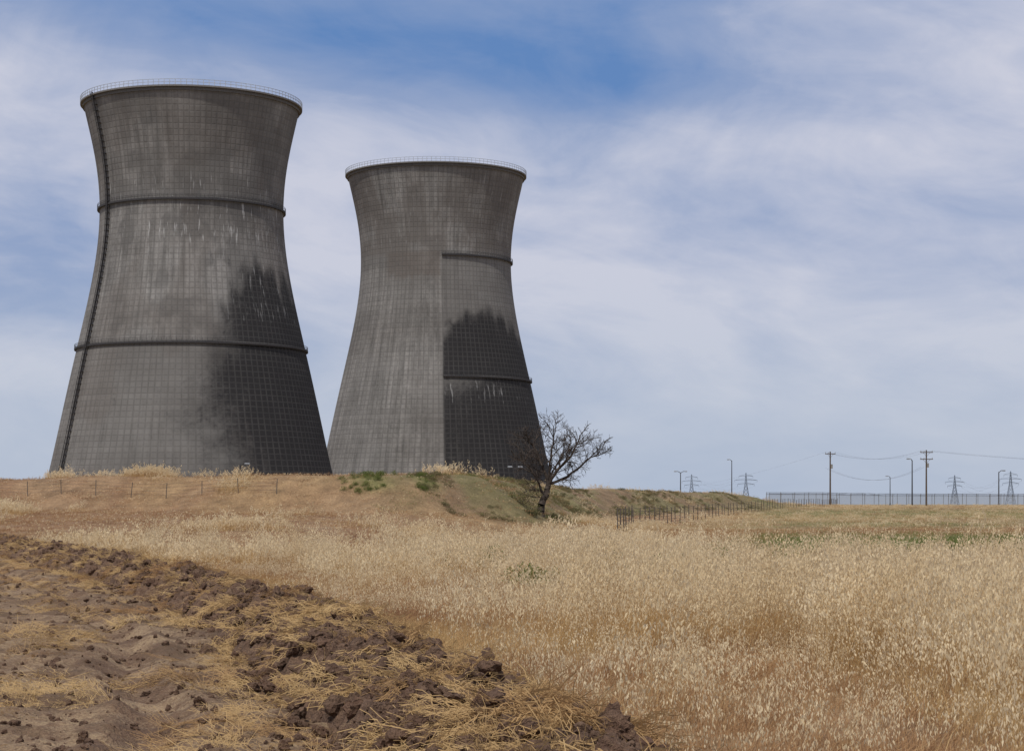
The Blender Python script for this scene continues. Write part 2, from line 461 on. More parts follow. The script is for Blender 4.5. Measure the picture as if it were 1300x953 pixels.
# --- mid grass
X,Y=cand(44,135,2.6,6,.30)
t=mound_t(X,Y);sd=crest_sd(X,Y)
ok=((t>1.2)|(t<-9.2)|(Y>100))&(sd<70)&(sd>-6);X,Y,sd=X[ok],Y[ok],sd[ok]
px=X/Y*F+650
n2=fbm(X/2.2,Y/7.,3,63);n3=fbm(X/9.,Y/14.,3,64)
green=green_swathe(X,Y)
face=(sd>0)&(sd<6)&(X>-8)
pale=ss(.40,.56,n2*.6+n3*.4-.17*ss(64,82,Y)-.35*ss(800,930,px)*ss(46,56,Y))*(~face)
r=rng.random(len(X));ig=r<green*.95;io=(~ig)&(rng.random(len(X))<pale)
fo=face&(rng.random(len(X))<.35)
ig=(ig|fo)&(~io)
gap=(~io)&(~ig)&(rng.random(len(X))<.2)
x,y=X[io],Y[io];scatter('wild_oats',x,y,terrain(x,y),rng.uniform(.7,1.15,len(x))*(.6+.65*ss(.4,.65,n2[io])),farg,4)
mk=(~io)&(~ig)&(~gap)
x,y=X[mk],Y[mk];scatter('brome_grass',x,y,terrain(x,y),rng.uniform(.6,1.0,len(x)),farr,3,zscale=rng.uniform(.5,1.1,len(x)))
x,y=X[ig],Y[ig];scatter('green_grass',x,y,terrain(x,y),rng.uniform(.6,1.0,len(x)),faro,3)
# --- far grass
X,Y=cand(135,420,.32,8,.29)
sd=crest_sd(X,Y);kk=(sd>-6);X,Y,sd=X[kk],Y[kk],sd[kk]
g=green_swathe(X,Y)+.35*((sd<7)&(sd>0));r=rng.random(len(X))
ig=r<g*.8;mk=(~ig)&(rng.random(len(X))<.22);mr=(~ig)&(~mk)
for nm,q,cl,nv in(('dry_grass',mk,farg,4),('brome_grass',mr,farr,3),('green_grass',ig,faro,3)):
    x,y=X[q],Y[q];scatter(nm,x,y,terrain(x,y)-.06,rng.uniform(.9,1.5,len(x)),cl,nv,zscale=rng.uniform(.5,.9,len(x)))
# --- weeds
wx=[];wy=[]
for (cx,cy,r_,n) in ((PX(778,39),39,.5,20),(PX(600,48),48,.8,10),(PX(880,42),42,.6,7),(PX(1180,56),56,4,34),(PX(1270,52),52,3,34),(PX(700,36),36,.4,5),(PX(1050,50),50,2,12)):
    for i in range(n): wx.append(cx+random.gauss(0,r_*.6));wy.append(cy+random.gauss(0,r_*1.2))
wx=np.array(wx);wy=np.array(wy)
scatter('green_weeds',wx,wy,terrain(wx,wy)+.22,rng.uniform(.6,1.3,len(wx)),weeds,3)
n=5200
cx=[];cy=[]
for i in range(n):
    k=random.choice([5,6,7,8,8,9,9,9]);a,b=CREST[k],CREST[k+1];s=random.random()
    d=b-a;nx,ny=d[1],-d[0];l=math.hypot(nx,ny);dd=random.uniform(-.3,6)
    cx.append(a[0]+d[0]*s+nx/l*dd);cy.append(a[1]+d[1]*s+ny/l*dd)
cx=np.array(cx);cy=np.array(cy);kk=fbm(cx/2.2,cy/5.,3,53)>.56;cx,cy=cx[kk],cy[kk]
kk=rng.random(len(cx))<np.where(cy<125,.25,.8);cx,cy=cx[kk],cy[kk]
scatter('bank_scrub',cx,cy,terrain(cx,cy)-.05,rng.uniform(.2,.6,len(cx)),olw,3)
gx=np.concatenate([rng.normal(-7.9,.8,60),rng.normal(-4.9,.35,20)]);gy=np.concatenate([rng.uniform(106,111,60),rng.uniform(107,111,20)])
sd=crest_sd(gx,gy);kk=(sd>.2)&(sd<3.6);gx,gy=gx[kk],gy[kk]
scatter('green_weeds',gx,gy,terrain(gx,gy),rng.uniform(.3,.75,len(gx)),weeds,3)

# --- straw and clods on mound and track
n=4200
Y=7.6+(rng.random(n)**1.5)*80;t=rng.normal(.1,.7,n)
x=np.polyval(mp,Y)+t
kk=(np.abs(t)<1.4)&(fbm(x/.6,Y/.6,3,73)>.48);x,Y,t=x[kk],Y[kk],t[kk]
scatter('straw_litter',x,Y,np.maximum(mound_h(x,Y),terrain(x,Y))+.015,rng.uniform(.5,1.1,len(x)),strw,3,tilt=.35)
n=4000
Y=9.6+(rng.random(n)**1.5)*55;t=-np.abs(rng.normal(0,3.6,n))-1.0
x=np.polyval(mp,Y)+t
kk=(fbm(x/.8,Y/1.8,3,71)>.51)&(t>-9.5);x,Y=x[kk],Y[kk]
scatter('straw_litter',x,Y,terrain(x,Y)+.005,rng.uniform(.5,1.1,len(x)),strw,3,tilt=.301,zscale=.3)
n=7500
Y=8+(rng.random(n)**1.7)*75;t=rng.normal(-.15,.55,n)
x=np.polyval(mp,Y)+t
s=.018+.13*rng.random(n)**2.8
scatter('soil_clods',x,Y,np.maximum(mound_h(x,Y),terrain(x,Y))+s*.15,s,clods,5,tilt=.6)
n=7000
Y=9.6+(rng.random(n)**1.5)*45;t=-rng.random(n)*9-.5
x=np.polyval(mp,Y)+t
s=.010+.055*rng.random(n)**3.
scatter('soil_clods',x,Y,terrain(x,Y)+s*.1,s,clods,5,tilt=.6)

# ---------------------------------------------------------------- cooling towers
pz=np.array([0,12.6,30,52,77,88,96,103,116,125,132.]);pr_=np.array([49.2,46,42.2,37.3,32.0,30.5,29.9,30.0,31.7,33.4,35.1])
pf=np.polyfit(pz,pr_,6)
def rad(z): return np.polyval(pf,z)
def tower_mat(name,tone,seedoff):
    m,t,b=newmat(name)
    uv=t.attr('tuv','Vector');s=t.sep(uv);u=s[0];v=s[1]
    uo=t.m('ADD',u,seedoff)
    fu=t.m('FRACT',t.m('DIVIDE',u,1.0));fv=t.m('FRACT',t.m('DIVIDE',v,1.85))
    lu=t.mapr(t.m('ABSOLUTE',t.m('SUBTRACT',fu,.5)),.03,.17,1,0)
    lv=t.mapr(t.m('ABSOLUTE',t.m('SUBTRACT',fv,.5)),.03,.15,1,0)
    line=t.m('MAXIMUM',lu,t.m('MULTIPLY',lv,.8))
    wn=t.n.new('ShaderNodeTexWhiteNoise');wn.noise_dimensions='3D'
    t._in(wn.inputs['Vector'],t.comb(t.m('FLOOR',t.m('ADD',u,.5)),t.m('FLOOR',t.m('ADD',t.m('DIVIDE',v,1.85),.5)),seedoff))
    pan=wn.outputs['Value']
    wn2=t.n.new('ShaderNodeTexWhiteNoise');wn2.noise_dimensions='1D'
    t._in(wn2.inputs['W'],t.m('FLOOR',t.m('ADD',t.m('DIVIDE',v,1.85),.5)))
    big=t.noise(t.comb(t.m('MULTIPLY',uo,.035),t.m('MULTIPLY',v,.035)),1,5,.6)
    streak=t.noise(t.comb(t.m('MULTIPLY',uo,.75),t.m('MULTIPLY',v,.035)),1,6,.68)
    fine=t.noise(t.comb(t.m('MULTIPLY',uo,1.5),t.m('MULTIPLY',v,.8)),1,5,.7)
    brk=t.noise(t.comb(t.m('MULTIPLY',uo,.22),t.m('MULTIPLY',v,.16)),1,4,.6)
    c=t.mix(t.mapr(big,.35,.65),(.150*tone,.139*tone,.127*tone),(.225*tone,.213*tone,.197*tone))
    f=t.m('MULTIPLY',t.mapr(streak,.3,.7,.58,1.34),t.mapr(fine,.3,.7,.82,1.18))
    f=t.m('MULTIPLY',f,t.mapr(pan,0,1,.96,1.04))
    f=t.m('MULTIPLY',f,t.mapr(wn2.outputs['Value'],0,1,.94,1.06))
    c=t.mix(1.0,c,t.comb(f,f,f),'MULTIPLY')
    c=t.mix(t.m('MULTIPLY',t.attr('brown'),.7),c,(.130,.108,.092))
    st=t.attr('stain')
    k=t.m('ADD',st,t.m('MULTIPLY',t.m('SUBTRACT',t.m('ADD',t.m('MULTIPLY',streak,.55),t.m('MULTIPLY',fine,.45)),.5),1.7))
    k=t.m('ADD',k,t.m('MULTIPLY',t.m('SUBTRACT',pan,.5),.07))
    k=t.mapr(k,.08,.92,0,.95,True)
    k=t.m('MULTIPLY',k,t.mapr(st,0,.25,0,1))
    c=t.mix(k,c,(.019,.018,.019))
    lc=t.mix(k,(.080,.075,.069),(.085,.081,.076))
    c=t.mix(t.m('MULTIPLY',line,t.mapr(brk,.35,.65,.22,.55)),c,lc)
    wr=t.noise(t.comb(t.m('MULTIPLY',uo,1.7),t.m('MULTIPLY',v,.12)),1,3,.6)
    wf=t.m('MULTIPLY',t.mapr(wr,.60,.70,0,.7),t.attr('lime'))
    c=t.mix(wf,c,(.50,.49,.47))
    t._in(b.inputs['Base Color'],c)
    h=t.m('SUBTRACT',1.0,line)
    t._in(b.inputs['Normal'],t.bump(t.m('ADD',h,t.m('MULTIPLY',fine,.5)),.25,.2))
    b.inputs['Roughness'].default_value=.92
    return m
M_ring=simple('ring_concrete',(.12,.11,.10),.9)
M_ringl=simple('ring_edge',(.16,.15,.14),.9)
def tower(px,D,kind,tone,seed):
    cx=PX(px,D);g=tz(cx,D)
    root=empty('cooling_tower',(cx,D,0))
    NA=480
    af=math.atan2(-D,-cx)
    phi=np.linspace(-math.pi,math.pi,NA,endpoint=False)
    zz=np.linspace(9.5,132,190)
    PH,ZZ=np.meshgrid(phi,zz)
    R=rad(ZZ)
    th=af+PH
    P=np.stack([R*np.cos(th),R*np.sin(th),ZZ],-1)
    deg=np.degrees(PH)
    nz=fbm(deg/14.+50,ZZ/9.,4,seed);nzz=fbm(deg/5.+50,ZZ/4.,3,seed+9)
    if kind==1:
        top=62+13*np.exp(-((deg-33)/28)**2)+10*ss(20,60,deg)*(1-ss(95,120,deg))*.75
        top=top+(nz-.5)*18+(vn(deg/3.,0*deg,5)-.5)*9
        A=ss(-6,34,deg+(nz-.5)*34)*(1-ss(-13,11,ZZ-top))*(ZZ>52)
        A=A*(.84+.35*ss(20,45,deg))
        B=(ZZ<=52)*ss(-40,36,deg+(nz-.5)*44)*(.74+.45*ss(0,40,deg))*(1-.30*ss(42,51,ZZ))*(.76+.33*ss(8,35,ZZ))
        B=B*(1-ss(110,135,deg));A=A*(1-ss(110,135,deg))
        stain=np.maximum(A*1.0,B*.96)
        stain=np.maximum(stain,.36*(ZZ>52)*(ZZ<98)*ss(.5,.68,nz))
        stain=np.maximum(stain,.30*(ZZ<=52)*ss(-80,-30,deg))
        stain=np.maximum(stain,.34*(ZZ>98)*ss(.35,.6,nz))
        stain=np.maximum(stain,.38*(ZZ>98)*ss(40,88,deg))
        lime=ss(74,90,ZZ)*(1-ss(97,98,ZZ))*ss(-70,-40,deg)*.9+.8*(ZZ>98)*(1-ss(100,110,ZZ))+.5*(ZZ>60)*(ZZ<78)*ss(0,40,deg)
        brown=ss(.45,.6,fbm(deg/25.,ZZ/20.,3,seed+3))*.4
    else:
        top=72+4*np.exp(-((deg-32)/22)**2)+(nz-.5)*14-9*ss(50,90,deg)+(vn(deg/3.,0*deg,5)-.5)*6
        A=ss(3.4,4.4,deg)*ss(-4,20,deg+(nz-.5)*18+(66-ZZ)*.8)*(1-ss(-9,8,ZZ-top))*(ZZ>50.5)
        B=ss(3.4,4.2,deg)*(ZZ<=50.5)*(.84+.40*ss(10,40,deg+(nz-.5)*20))*(1-.40*ss(40,50,ZZ)*(1-ss(25,60,deg)))
        A=A*(1-ss(110,135,deg));B=B*(1-ss(110,135,deg))
        stain=np.maximum(A*1.05,B*1.02)
        stain=np.maximum(stain,.28*ss(3.4,4.2,deg)*(ZZ<97.8))
        stain=np.maximum(stain,.26*(ZZ>92)*ss(.42,.6,nz))
        stain=np.maximum(stain,.20*ss(.45,.65,nz))
        brown=ss(-42,-36,deg)*(1-ss(2.6,3.4,deg))*ss(88,91,ZZ+(nzz-.5)*6)*(1-ss(98,100,ZZ))*.9+.6*ss(97,100,ZZ)*ss(.25,.6,nz)
        lime=.5*(ZZ<50)*(ZZ>40)*ss(3,4,deg)+.3*(ZZ>100)
    uv=np.stack([(PH+math.pi)/(2*math.pi)*120.,ZZ,0*ZZ],-1)
    mat=tower_mat('tower_concrete_%d'%kind,tone,seed*1.3)
    grid_mesh('shell',P,[mat],{'tuv':uv,'stain':stain,'lime':np.clip(lime,0,1),'brown':np.clip(brown,0,1)},wrap=True,parent=root)
    zi=zz[::6];PI,ZI=np.meshgrid(phi[::4],zi[::-1]);RI=rad(ZI)-.9
    zi2=np.concatenate([ZI,ZI[-1:]]);RI2=np.concatenate([RI,RI[-1:]+.9]);PI2=np.concatenate([PI,PI[-1:]])
    grid_mesh('inner_shell',np.stack([RI2*np.cos(PI2),RI2*np.sin(PI2),zi2],-1),[M_ring],wrap=True,parent=root)
    def ring(name,z,out,h,a0,a1,mat_,n=240,inn=.3):
        ph=af+np.radians(np.linspace(a0,a1,n));r0=rad(z)-inn;r1=rad(z)+out
        rows=[(r0,z-h/2),(r1,z-h/2),(r1,z+h/2),(r0,z+h/2),(r0,z-h/2)]
        Pp=np.array([[(r*math.cos(a),r*math.sin(a),q) for a in ph] for r,q in rows])
        return grid_mesh(name,Pp,[mat_],smooth=False,parent=root)
    def rail(name,z,out,h,a0,a1,mat_,n,rr=.07,pr=.07):
        A=Acc();ph=[af+math.radians(a0+(a1-a0)*i/n) for i in range(n+1)];r=float(rad(z))+out
        pt=[(r*math.cos(a),r*math.sin(a)) for a in ph]
        for i in range(n):
            A.tube((*pt[i],z),(*pt[i],z+h),pr,pr,4)
            for k in(.5,1.0): A.tube((*pt[i],z+h*k),(*pt[i+1],z+h*k),rr,rr,4,cap=False)
        return A.obj(name,[mat_],root)
    ring('crown_slab',132.3,1.0,.5,-180,180,M_ringl,361,1.2)
    ring('crown_fascia',131.5,.40,.9,-180,180,M_ring,361)
    rail('crown_railing',132.55,.9,1.7,-180,180,M_rail,130,.09,.11)
    a0,a1=(-180,180) if kind==1 else (4.2,178)
    for z in (98,52.2) if kind==1 else (97.8,50.5):
        ring('ring_walkway',z,.8,.6,a0,a1,M_dark)
        ring('ring_curb',z+.45,.35,.3,a0,a1,M_ringl)
        rail('ring_railing',z+.3,.75,1.1,a0,a1,M_dark,150 if kind==1 else 75,.05,.05)
    if kind==1:
        A=Acc();pa=af+math.radians(-61)
        zl=np.linspace(2,133,70)
        for z0,z1 in zip(zl[:-1],zl[1:]):
            for off,o2 in((0,.7),(.45/35,1.2),(-.45/35,1.2)):
                r0,r1=float(rad(z0))+o2,float(rad(z1))+o2
                A.tube((r0*math.cos(pa+off),r0*math.sin(pa+off),z0),(r1*math.cos(pa+off),r1*math.sin(pa+off),z1),.26 if off==0 else .12,None,5,cap=False)
            r0=float(rad(z0));A.box(((r0+.6)*math.cos(pa),(r0+.6)*math.sin(pa),z0),(1.3,1.1,.15),pa)
        A.obj('access_ladder',[M_dark],root)
    A=Acc();n=44
    for i in range(n):
        a=2*math.pi*i/n;r=float(rad(9.5))-.5;rb=float(rad(0))+.5
        for s in(-1,1):
            b=a+s*math.pi/n
            A.tube((rb*math.cos(b),rb*math.sin(b),g-1),(r*math.cos(a),r*math.sin(a),9.8),.55,.5,8)
    A.obj('support_legs',[M_ringl],root)
    ring('lintel',9.6,.6,1.6,-180,180,M_ringl,241)
    return root
tower(244,650,1,1.0,101)
tower(553.5,787,2,1.05,207)

# ---------------------------------------------------------------- bare tree
def build_tree():
    Yt=115.;xt=PX(685,Yt)
    base=Vector((xt,Yt,tz(xt,Yt)-.1));print('TREE z',base.z)
    A=Acc()
    def path(pts,r0,r1,n=7):
        out=[]
        P=[Vector(p) for p in pts]
        for i in range(len(P)-1):
            p0=P[max(i-1,0)];p1=P[i];p2=P[i+1];p3=P[min(i+2,len(P)-1)]
            for k in range(4):
                t=k/4;out.append(.5*((2*p1)+(-p0+p2)*t+(2*p0-5*p1+4*p2-p3)*t*t+(-p0+3*p1-3*p2+p3)*t**3))
        out.append(P[-1])
        out=[o+Vector((random.gauss(0,.03),random.gauss(0,.03),0)) if 0<i<len(out)-1 else o for i,o in enumerate(out)]
        L=len(out)-1;rr=[r0+(r1-r0)*(i/L)**.8 for i in range(L+1)]
        for i in range(L):A.tube(out[i],out[i+1],rr[i],rr[i+1],n,cap=(i==L-1))
        return out,rr
    def grow(p,d,L,r,depth):
        if depth<=0 or r<.0035:return
        n=3;q=p
        for i in range(n):
            d=(d+Vector((random.gauss(0,.20),random.gauss(0,.20),random.gauss(.05,.16)))).normalized()
            e=q+d*L/n;rr=r*(1-.22*(i+1)/n)
            A.tube(q,e,max(r*(1-.22*i/n),.0105),max(rr,.0095),4 if depth<4 else 5,cap=False)
            if i<2 and random.random()<.9:
                sd=d.cross(Vector((random.gauss(0,1),random.gauss(0,1),random.gauss(0,1)))).normalized()
                grow(e,(d*.6+sd*.8).normalized(),L*random.uniform(.5,.8),rr*.57,depth-1)
            q=e
        for k in range(2):
            sd=d.cross(Vector((random.gauss(0,1),random.gauss(0,1),random.gauss(0,1)))).normalized()
            grow(q,(d*.85+sd*random.uniform(.35,.65)).normalized(),L*random.uniform(.6,.82),rr*.67,depth-1)
    path([(0,0,-.2),(.10,0,.55),(.32,0,1.2),(.52,.05,1.9)],.26,.16,9)
    for a in range(6):
        t=a*1.05;A.tube((.30*math.cos(t),.30*math.sin(t),-.15),(.05,0,.4),.09,.12,6,cap=False)
    limbs=[([(.52,.05,1.9),(.25,.2,2.8),(-.05,.3,3.5),(-.35,.35,4.2)],.11,.05),
           ([(.52,.05,1.9),(1.0,-.2,2.7),(1.7,-.4,3.4),(2.15,-.5,4.2)],.12,.045),
           ([(.52,.05,1.9),(1.4,.1,2.25),(2.2,.3,2.8),(3.0,.4,3.5)],.10,.045),
           ([(.45,.02,1.6),(.6,-.1,2.9),(.7,-.3,3.7),(.8,-.4,4.6)],.10,.04),
           ([(.32,0,1.2),(-.05,-.3,2.0),(-.5,-.6,2.7),(-.95,-.8,3.2)],.085,.04),
           ([(.52,.05,1.9),(.8,.9,2.7),(1.2,1.4,3.4)],.08,.035),
           ([(1.2,-.2,2.9),(1.5,-1.,3.3),(1.6,-1.4,3.8)],.07,.035)]
    for pts,r0,r1 in limbs:
        out,rr=path(pts,r0,r1)
        L=len(out)
        for i in range(3,L-1,2):
            d=(out[i+1]-out[i]).normalized()
            sd=d.cross(Vector((random.gauss(0,1),random.gauss(0,1),random.gauss(0,1)))).normalized()
            grow(out[i],(d*.5+sd*.8+Vector((0,0,.25))).normalized(),random.uniform(.55,.8),rr[i]*.5,4)
        d=(out[-1]-out[-2]).normalized()
        for k in range(3):
            sd=d.cross(Vector((random.gauss(0,1),random.gauss(0,1),random.gauss(0,1)))).normalized()
            grow(out[-1],(d+sd*.6).normalized(),random.uniform(.55,.75),r1*.8,4)
    for k in range(12):
        p=Vector((random.uniform(-.3,.3),random.uniform(-.5,.3),random.uniform(1.0,2.6)))
        grow(p,Vector((-1,random.gauss(0,.4),random.uniform(-.3,.5))).normalized(),random.uniform(.4,.6),.022,4)
    root=empty('bare_tree',base)
    A.obj('trunk_and_branches',[M_bark],root,smooth=True)
build_tree()

# ---------------------------------------------------------------- shrubs
def shrub(px,Y,w,h,mat,dens=1.):
    x=PX(px,Y);A=Acc()
    lobes=[(random.gauss(0,w*.28),random.gauss(0,w*.2),h*random.uniform(.25,.6),random.uniform(.25,.45)*min(w,h*1.6)) for _ in range(7)]
    for i in range(int(1100*dens)):
        l=random.choice(lobes)
        d=Vector((random.gauss(0,1),random.gauss(0,1),random.gauss(0,1))).normalized()*l[3]*random.uniform(.6,1.08)
        p=Vector((l[0],l[1],l[2]))+d
        if p.z<0:continue
        q=Vector((random.gauss(0,1),random.gauss(0,1),random.gauss(.3,.6))).normalized()*random.uniform(.04,.1)
        s=q.orthogonal().normalized()*q.length*.4;k=len(A.v)
        A.v+=[p,p+q*.5+s,p+q,p+q*.5-s];A.f.append((k,k+1,k+2,k+3));A.m.append(0)
    for l in lobes:
        A.tube((0,0,-.1),(l[0],l[1],l[2]),.025,.01,4,1)
    o=A.obj('shrub',[mat,M_bark]);o.location=(x,Y,tz(x,Y)-.05)
for a in ((662,113,1.9,.75,M_olive),(676,112,1.2,.5,M_olive),(706,116,1.0,.5,M_olive),(785,190,2.6,1.0,M_olive),(800,195,1.6,.8,M_green),(826,205,1.8,.8,M_olive),(736,150,1.5,.8,M_olive),(905,262,3,1.2,M_olive)):
    shrub(*a)

# ---------------------------------------------------------------- fences
def wire_fence(pts,h,step,name='wire_fence',wires=4,pr=.05,wr=.008,mat=M_wood):
    pts=[Vector(p) for p in pts];P=[]
    for a,b in zip(pts[:-1],pts[1:]):
        n=max(1,int((b-a).length/step))
        for i in range(n):P.append(a+(b-a)*i/n)
    P.append(pts[-1])
    zz=terrain(np.array([p.x for p in P]),np.array([p.y for p in P]))
    root=empty(name);A=Acc();B=Acc()
    for i,(p,z) in enumerate(zip(P,zz)):
        hh=h*random.uniform(.9,1.1);dx=random.gauss(0,.05)
        A.tube((p.x,p.y,z-.2),(p.x+dx,p.y,z+hh),pr,pr*.9,5)
        if i:
            q,zq=P[i-1],zz[i-1]
            for k in range(wires):
                f=(k+1)/wires*.95*h;B.tube((q.x,q.y,zq+f),(p.x,p.y,z+f),wr,wr,3,cap=False)
    A.obj('posts',[mat],root);B.obj('wires',[M_wire],root)
wire_fence([(-60,125.5),(-31,118),(-22,113.6),(-13,108.6)],.85,2.1,wires=4,wr=.006,pr=.026,mat=M_post)
wire_fence([(6.0,112),(8.4,136),(14.5,175),(27,240),(43,310),(61,380),(69,418)],1.45,4.0,wires=6,wr=.013,pr=.042,mat=M_post)
def chain_mat():
    m,t,b=newmat('chain_link')
    b.inputs['Base Color'].default_value=(.22,.23,.24,1)
    tr=t.n.new('ShaderNodeBsdfTransparent');ms=t.n.new('ShaderNodeMixShader');ms.inputs[0].default_value=.28
    t.l.new(tr.outputs[0],ms.inputs[1]);t.l.new(b.outputs[0],ms.inputs[2]);t.l.new(ms.outputs[0],t.n['Material Output'].inputs[0])
    return m
M_chain=chain_mat()
def chain_fence(p0,p1,h,step):
    p0=Vector(p0);p1=Vector(p1);n=int((p1-p0).length/step);root=empty('chain_link_fence')
    P=[p0+(p1-p0)*i/n for i in range(n+1)];zz=terrain(np.array([p.x for p in P]),np.array([p.y for p in P]))
    A=Acc();B=Acc();C=Acc()
    for i,(p,z) in enumerate(zip(P,zz)):
        A.tube((p.x,p.y,z-.2),(p.x,p.y,z+h),.07,.07,5);A.tube((p.x,p.y,z+h),(p.x,p.y-.3,z+h+.4),.05,.05,4)
        if i:
            q,zq=P[i-1],zz[i-1]
            A.tube((q.x,q.y,zq+h),(p.x,p.y,z+h),.045,.045,4,cap=False)
            for k in(.15,.28,.4): C.tube((q.x,q.y-.3*k/.4,zq+h+k),(p.x,p.y-.3*k/.4,z+h+k),.018,.018,3,cap=False)
            k=len(B.v);B.v+=[Vector((q.x,q.y,zq)),Vector((p.x,p.y,z)),Vector((p.x,p.y,z+h)),Vector((q.x,q.y,zq+h))];B.f.append((k,k+1,k+2,k+3));B.m.append(0)
    A.obj('posts',[M_galv],root);B.obj('mesh',[M_chain],root);C.obj('barbed_wire',[M_wire],root)
chain_fence((54,418),(190,428),2.3,3.0)
chain_fence((66,505),(230,520),2.7,3.0)

# ---------------------------------------------------------------- poles, lamps, pylons
def lamp(px,Y,ytop,arms=(1,),arm=1.8):
    x=PX(px,Y);z=tz(x,Y);H=EZ+(640-ytop)/F*Y-z
    root=empty('street_lamp',(x,Y,z));A=Acc();B=Acc()
    A.tube((0,0,-.2),(0,0,H-.3),.16,.10,8);A.tube((0,0,0),(0,0,.5),.24,.22,8)
    for s in arms:
        pr=(0,0,H-.5)
        for k in range(1,5):
            q=(s*arm*k/4,0,H-.5+.5*math.sin(k/4*math.pi/2));A.tube(pr,q,.08,.07,6);pr=q
        B.box((s*(arm+.35),0,H),(.95,.42,.2),0,0,.75);B.box((s*(arm+.4),0,H-.13),(.6,.3,.08),0,0)
    A.obj('pole',[M_dark],root);B.obj('lamp_head',[M_galv],root)
lamp(864,520,598,(1,-1),1.0);lamp(929,560,583,(-1,),.6);lamp(1130,600,604,(-1,),.6);lamp(1158,410,582,(-1,),.4);lamp(1268,440,597,(1,),.7)
lamp(305,330,588,(1,),.8);lamp(654,360,592,(1,-1),.6)
def upole(px,Y,ytop,dbl):
    x=PX(px,Y);z=tz(x,Y);H=EZ+(640-ytop)/F*Y-z
    root=empty('utility_pole',(x,Y,z));A=Acc();B=Acc()
    A.tube((0,0,-.3),(0,0,H),.20,.13,8)
    pts=[]
    for i,zc in enumerate([H-.5,H-1.9] if dbl else [H-.5]):
        w=2.6 if dbl else 2.2
        A.box((0,-.2,zc),(w,.14,.16));A.tube((-w*.3,-.2,zc),(0,-.15,zc-.8),.035,None,4);A.tube((w*.3,-.2,zc),(0,-.15,zc-.8),.035,None,4)
        for o in(-w*.45,-w*.2,w*.45):
            B.tube((o,-.2,zc+.08),(o,-.2,zc+.38),.07,.045,6);pts.append(Vector((x+o,Y-.2,z+zc+.38)))
    B.tube((.32,0,H-3.6),(.32,0,H-2.7),.22,.22,10)
    A.obj('pole_and_crossarms',[M_wood],root);B.obj('insulators',[M_cer],root)
    return pts
pa=upole(1054,417,573,False);pb=upole(1176,405,571,True)
def line(pairs,sag,r=.03):
    A=Acc()
    for a,b in pairs:
        n=24;pr=None
        for i in range(n+1):
            t=i/n;q=a.lerp(b,t);q=Vector((q.x,q.y,q.z-sag*4*t*(1-t)))
            if pr is not None:A.tube(pr,q,r,r,3,cap=False)
            pr=q
    A.obj('power_line',[M_wire])
line(list(zip(pa,pb[:3])),1.6,.012)
line([(a-Vector((0,0,3.4)),b-Vector((0,0,3.4))) for a,b in zip(pa[:2],pb[:2])],2.6,.016)
line([(p,p+Vector((90,-8,-1.))) for p in pb[:3]],2.2,.010)
line([(p,Vector((25,900,11))) for p in pa[:1]],6,.010)
def pylon(px,Y,ytop,wd=1.):
    x=PX(px,Y);z=tz(x,Y);H=EZ+(640-ytop)/F*Y-z
    root=empty('electricity_pylon',(x,Y,z));A=Acc();r=.00011*Y
    def w(h):
        f=h/H;return (H*.13*(1-f/.62)+H*.035*(f/.62)) if f<.62 else H*.035*(1-(f-.62)/.38*.8)
    lv=[0,.14,.27,.39,.50,.62,.72,.82,.91,1.0];lv=[l*H for l in lv]
    for a,b in zip(lv[:-1],lv[1:]):
        wa,wb=w(a),w(b);ca=[(-wa,-wa,a),(wa,-wa,a),(wa,wa,a),(-wa,wa,a)];cb=[(-wb,-wb,b),(wb,-wb,b),(wb,wb,b),(-wb,wb,b)]
        for i in range(4):
            j=(i+1)%4
            A.tube(ca[i],cb[i],r,r,4,cap=False);A.tube(ca[i],cb[j],r*.6,None,3,cap=False);A.tube(ca[j],cb[i],r*.6,None,3,cap=False);A.tube(cb[i],cb[j],r*.6,None,3,cap=False)
    for f,l in((.64,.24*wd),(.77,.32*wd),(.90,.20*wd)):
        for s in(-1,1):
            e=(s*l*H,0,f*H)
            for y in(-1,1):
                A.tube((s*w(f*H),y*w(f*H),f*H),e,r*.8,None,3,cap=False);A.tube((s*w(f*H),y*w(f*H),(f+.05)*H),e,r*.7,None,3,cap=False)
            A.tube(e,(e[0],0,e[2]-.06*H),r*.7,None,4)
    A.obj('lattice',[M_pyl],root)
    return Vector((x,Y,z)),H
p1=pylon(878,2100,602);p2=pylon(947,1900,600,1.1);p3=pylon(1212,1500,603);p4=pylon(1283,1350,598)
for a,b in((p1,p2),(p3,p4)):
    for f,l in((.58,.24),(.71,.32),(.84,.20)):
        line([(a[0]+Vector((s*l*a[1],0,f*a[1])),b[0]+Vector((s*l*b[1],0,f*b[1]))) for s in(-1,1)],7,.03)

# ---------------------------------------------------------------- world, sun, camera
SUN_EL=math.radians(60);SUN_AZ=math.radians(20)
sx,sy=-math.sin(SUN_AZ),-math.cos(SUN_AZ)
w=bpy.data.worlds.new('World');scene.world=w;w.use_nodes=True
t=NT(w.node_tree);bg=t.n['Background'];bg.inputs['Strength'].default_value=.1
sky=t.n.new('ShaderNodeTexSky');sky.sky_type='NISHITA';sky.sun_disc=False;sky.sun_elevation=SUN_EL
sky.sun_rotation=math.atan2(sx,sy)
tc=t.n.new('ShaderNodeTexCoord').outputs['Generated'];s=t.sep(tc)
az=t.m('ARCTAN2',s[0],s[1]);el=t.m('ARCSINE',s[2])
U=t.m('MULTIPLY',az,F/650);V=t.m('MULTIPLY',el,F/640)
u1=t.m('ADD',t.m('MULTIPLY',U,.95),t.m('MULTIPLY',V,-.35));v1=t.m('ADD',t.m('MULTIPLY',U,.30),t.m('MULTIPLY',V,2.1))
n1=t.noise(t.comb(u1,v1,3.1),1.5,8,.56,.5)
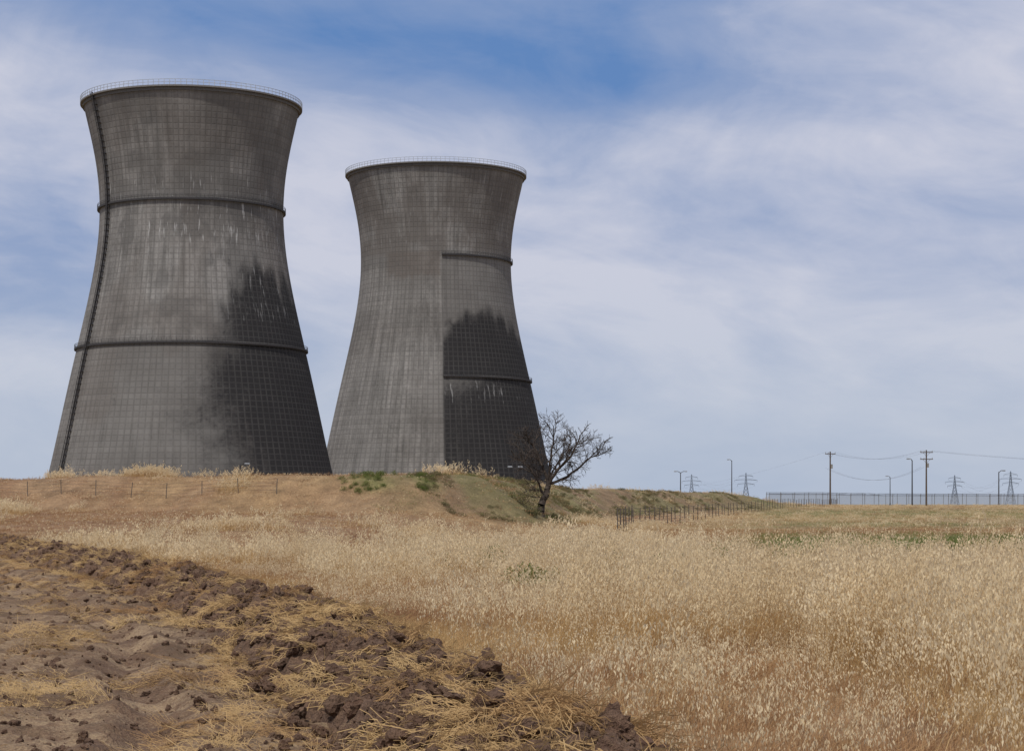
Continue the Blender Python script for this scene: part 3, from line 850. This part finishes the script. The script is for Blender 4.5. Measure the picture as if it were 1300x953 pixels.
n2=t.noise(t.comb(t.m('MULTIPLY',u1,1.0),t.m('MULTIPLY',v1,1.2),7.7),3.6,7,.6,.6)
cov=t.m('ADD',.84,t.m('MULTIPLY',t.m('SUBTRACT',n1,.5),1.7))
cov=t.m('ADD',cov,t.m('MULTIPLY',t.m('SUBTRACT',n2,.5),.7))
def G(px,py,sx_,sy_,amp):
    global cov
    cu=(px-650)/650;cv=(640-py)/640
    a=t.m('POWER',t.m('ABSOLUTE',t.m('DIVIDE',t.m('SUBTRACT',U,cu),sx_/650)),2.)
    b=t.m('POWER',t.m('ABSOLUTE',t.m('DIVIDE',t.m('SUBTRACT',V,cv),sy_/640)),2.)
    e=t.m('EXPONENT',t.m('MULTIPLY',t.m('ADD',a,b),-1.))
    cov=t.m('ADD',cov,t.m('MULTIPLY',e,amp))
G(600,60,330,95,-.66);G(160,15,280,60,-.52);G(850,115,130,38,-.36);G(60,300,160,90,-.18);G(100,130,200,50,.15);G(880,210,330,70,.25)
G(420,200,80,60,.2);G(600,420,500,120,.1)
cov=t.mapr(cov,-.15,1.14,0,1)
rp=t.n.new('ShaderNodeValToRGB');t._in(rp.inputs[0],cov)
E=rp.color_ramp.elements;E[0].position=0;E[0].color=(.115,.235,.50,1);E[1].position=1;E[1].color=(.60,.615,.72,1)
e=E.new(.5);e.color=(.285,.365,.565,1)
hz=t.mapr(V,0,.55,.75,0,True)
c=t.mix(hz,rp.outputs[0],(.475,.545,.66))
c10=t.mix(1.0,c,(10.,10.,10.),'MULTIPLY')
c=t.mix(.06,c10,sky.outputs[0])
t._in(bg.inputs['Color'],c)

sl=bpy.data.lights.new('sun','SUN');sl.energy=3.0;sl.angle=math.radians(1.5);sl.color=(1,.965,.91)
so=bpy.data.objects.new('sun',sl);col.objects.link(so)
dv=Vector((sx*math.cos(SUN_EL),sy*math.cos(SUN_EL),math.sin(SUN_EL)))
so.rotation_euler=dv.to_track_quat('Z','Y').to_euler();so.location=(0,0,200)

cd=bpy.data.cameras.new('camera');cam=bpy.data.objects.new('camera',cd);col.objects.link(cam);scene.camera=cam
cam.location=(0,0,EZ);cam.rotation_euler=(math.radians(90),0,0)
cd.sensor_width=36;cd.sensor_fit='HORIZONTAL';cd.lens=F/1300*36;cd.shift_y=163.5/1300;cd.clip_start=.1;cd.clip_end=30000
scene.view_settings.view_transform='Standard';scene.view_settings.look='None';scene.view_settings.exposure=0
